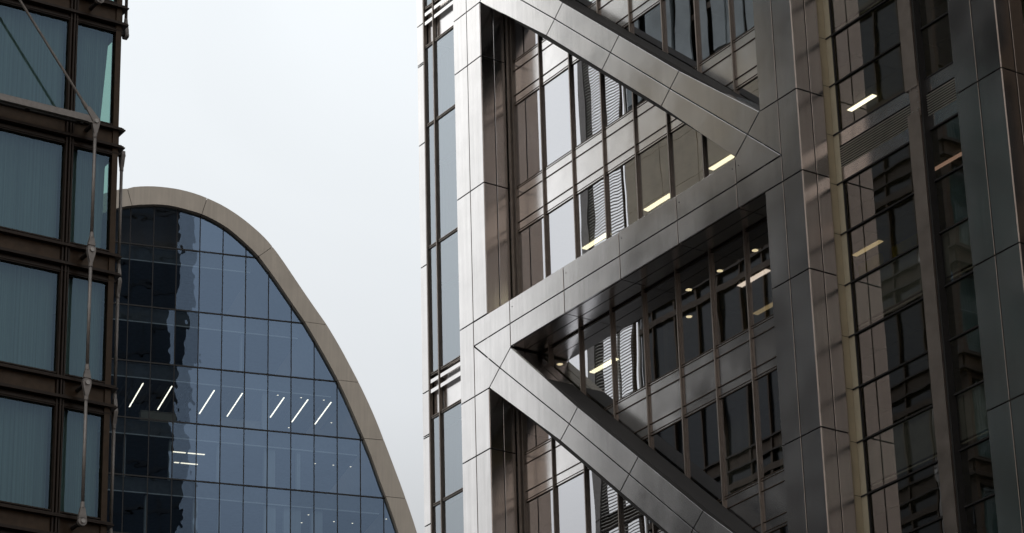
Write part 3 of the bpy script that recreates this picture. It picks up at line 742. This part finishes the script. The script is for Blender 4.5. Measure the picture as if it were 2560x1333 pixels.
# mullions (each clipped by the rim) and transoms
def rim_z(x):      # height of the inner rim at x
    best = 0
    for a_, b_ in zip(inner_conv[:-1], inner_conv[1:]):
        if min(a_[0], b_[0]) <= x <= max(a_[0], b_[0]) and a_[1] > 60 or (min(a_[0], b_[0]) <= x <= max(a_[0], b_[0])):
            t = (x - a_[0]) / ((b_[0] - a_[0]) or 1e-6); best = max(best, a_[1] + (b_[1] - a_[1]) * t)
    return best
def rim_x(zv):
    for a_, b_ in zip(inner_conv[60:-1], inner_conv[61:]):
        if b_[1] <= zv <= a_[1]: return a_[0] + (b_[0] - a_[0]) * (a_[1] - zv) / ((a_[1] - b_[1]) or 1e-6)
    return 8
for x in xs:
    top_ = rim_z(x)
    if top_ > 70: MB().box(x - .032, x + .032, -.03, .03, 68, top_ + .05).build('mullion', M['joint'], Cn)
for zz in FL[1:]:
    xr_ = rim_x(zz); MB().box(2 * PK - xr_, xr_, -.035, .035, zz - .05, zz + .05).build('transom', M['joint'], Cn)
# lower glazing out of the picture
mb = MB()
mb.prism([(2 * PK - 13.6, 0), (13.6, 0), (14.3, 40), (13.9, 57), (12.6, 67.9), (2 * PK - 12.6, 67.9), (2 * PK - 13.9, 57), (2 * PK - 14.3, 40)], 0, .2); mb.build('lower_glazing', M['darkglass'], Cn)
# inside: slab, bulkhead line, partitions, core
for i, zz in enumerate(FL[1:]):
    xr_ = rim_x(zz - 1.1 if zz < 90 else zz) - .3; xr_ = min(xr_, rim_x(zz) - .25)
    MB().box(2 * PK - xr_, xr_, .22, 9, zz - 1.08, zz - .03).build('floor_slab', M['greydark'], Cn)
    MB().box(2 * PK - xr_ + .1, xr_ - .1, .18, .24, zz - 1.16, zz - 1.085).build('ceiling_trim', M['slit'], Cn)
    MB().box(2 * PK - xr_, xr_, 8.6, 9, zz, zz + 3.1 if zz < 90 else zz + 1.6).build('inner_wall', M['greydark'], Cn)
mb = MB()
for x, zz, wd in ((-8.3, 76.41, .12), (-5.15, 76.41, .12), (-1.75, 76.41, .1), (1.55, 76.41, .8), (-6.75, 72.2, .1), (-3.4, 72.2, .3), (-1.6, 72.2, .12), (1.6, 72.2, .8), (3.0, 72.2, 1.2), (3.9, 76.41, .25), (1.45, 80.62, .45), (-.2, 84.84, .12), (4.95, 72.2, .8)):
    mb.box(x, x + wd, .4, .8, zz, zz + 3.05)
mb.build('partition', M['blind'], Cn)
mb = MB(); 
for x in range(28): mb.box(-9.5 + x * .62, -9.5 + x * .62 + .14, 1.2, 6.5, 83.735, 83.755)
mb.build('ceiling_baffle', M['slab'], Cn)
GA = 'long strips running back from the arched glass wall'
names = ['leftmost long white strip light in the arched building, seen in the dark reflection', 'second long strip from the left, at the edge of the dark reflection',
         'long strip light third from the left in the arched building', 'long strip light fourth from the left in the arched building',
         'long strip light fifth from the left, just past the tan pillar', 'long strip light sixth from the left in the arched building', 'rightmost long strip light in the arched building, nearest the tan rim']
for (x, a, b), lab in zip(((-6.97, 1.0, 5.55), (-4.93, 1.0, 5.55), (-1.91, 1.0, 5.57), (.11, 1.0, 5.55), (3.13, 1.05, 4.95), (4.85, .98, 5.43), (6.56, 1.03, 5.43)), names):
    ceil_strip(lab, (x, a), (x, b), 83.70, M['arch_strip'], .08, GA, rz=RA, org=(AA[0], AA[1], 0), frame=M['black'])
for x0, x1, y, lab in ((-4.39, -3.48, 2.7, 'short strip light on the floor below, front row, left piece'), (-3.33, -2.13, 2.7, 'short strip light on the floor below, front row, right piece'),
                       (-3.86, -3.50, 4.7, 'shortest strip light on the floor below, back row left'), (-3.38, -2.16, 4.7, 'short strip light on the floor below, back row right')):
    ceil_strip(lab, (x0, y), (x1, y), 79.52 - .02, M['arch_dim'], .17, 'short strips parallel to the arched glass wall', rz=RA, org=(AA[0], AA[1], 0), frame=M['black'])
sp_ = [(2.58, .69, 83.7, 'tiny spot above the fifth long strip'), (4.28, .72, 83.7, 'tiny spot above the sixth long strip'), (5.94, .75, 83.7, 'tiny spot above the rightmost long strip'), (4.91, 6.5, 83.7, 'tiny spot below and between the fifth and sixth long strips'),
       (7.62, 4.8, 83.7, 'tiny spot right of the rightmost long strip'), (5.75, 2.38, 79.5, 'left spot of three in the floor under the long strips'), (7.08, 2.37, 79.5, 'middle spot of three in the floor under the long strips'), (8.35, 2.36, 79.5, 'right spot of three in the floor under the long strips'),
       (5.05, 1.53, 75.3, 'upper left spot on the lowest visible floor'), (5.0, 3.21, 75.3, 'bright left spot on the lowest visible floor'), (7.13, 2.42, 75.3, 'middle spot on the lowest visible floor'), (8.48, 2.43, 75.3, 'right middle spot on the lowest visible floor'), (10.52, .99, 75.3, 'bright spot beside the tan rim on the lowest visible floor')]
for x, y, zz, lab in sp_:
    downlight(lab + ' of the arched building', x, y, zz - .02, M['arch_dim'], .06, 'spotlights in the arched building', rz=RA, org=(AA[0], AA[1], 0))
def at_arch(x, y, zz): return Matrix.Rotation(RA, 3, 'Z') @ Vector((x, y, 0)) + Vector((AA[0], AA[1], zz))
for x, wd, lab in ((-7.1, 2.5, 'tan counter behind the dark reflection, under the two leftmost long strips'), (-1.5, 2.9, 'pale tan counter under the third and fourth long strips')):
    c_ = thing('counter', lab, 'counter', at_arch(x, .9, 80.62), RA, 'counters on the strip-lit floor')
    MB().box(0, wd, 0, .6, .06, .95).build('front', M['beige'], c_); MB().box(-.03, wd + .03, -.03, .65, .95, 1.0).build('top', M['beige'], c_); MB().box(.04, wd - .04, .04, .56, 0, .06).build('plinth', M['black'], c_)

# ================================================================== unseen block added across the street to darken the side faces of the steel columns
O = thing('office_building', 'unseen brown stone block added across the street to darken the steel column sides', 'office building', (84, -150, 0), 0)
MB().box(0, 45, 0, 145, 0, 130).build('wall', M['wallstone'], O)
mb = MB()
for i in range(46):
    for j in range(33): mb.box(-.06, .02, .9 + i * 3.1, 2.6 + i * 3.1, 2 + j * 3.8, 4.3 + j * 3.8)
wn = mb.build('window', M['darkglass'], O); wn['kind'] = 'stuff'
MB().box(-.5, 45.4, -.4, 145.4, 130, 131).build('roof_edge', M['wallstone'], O)
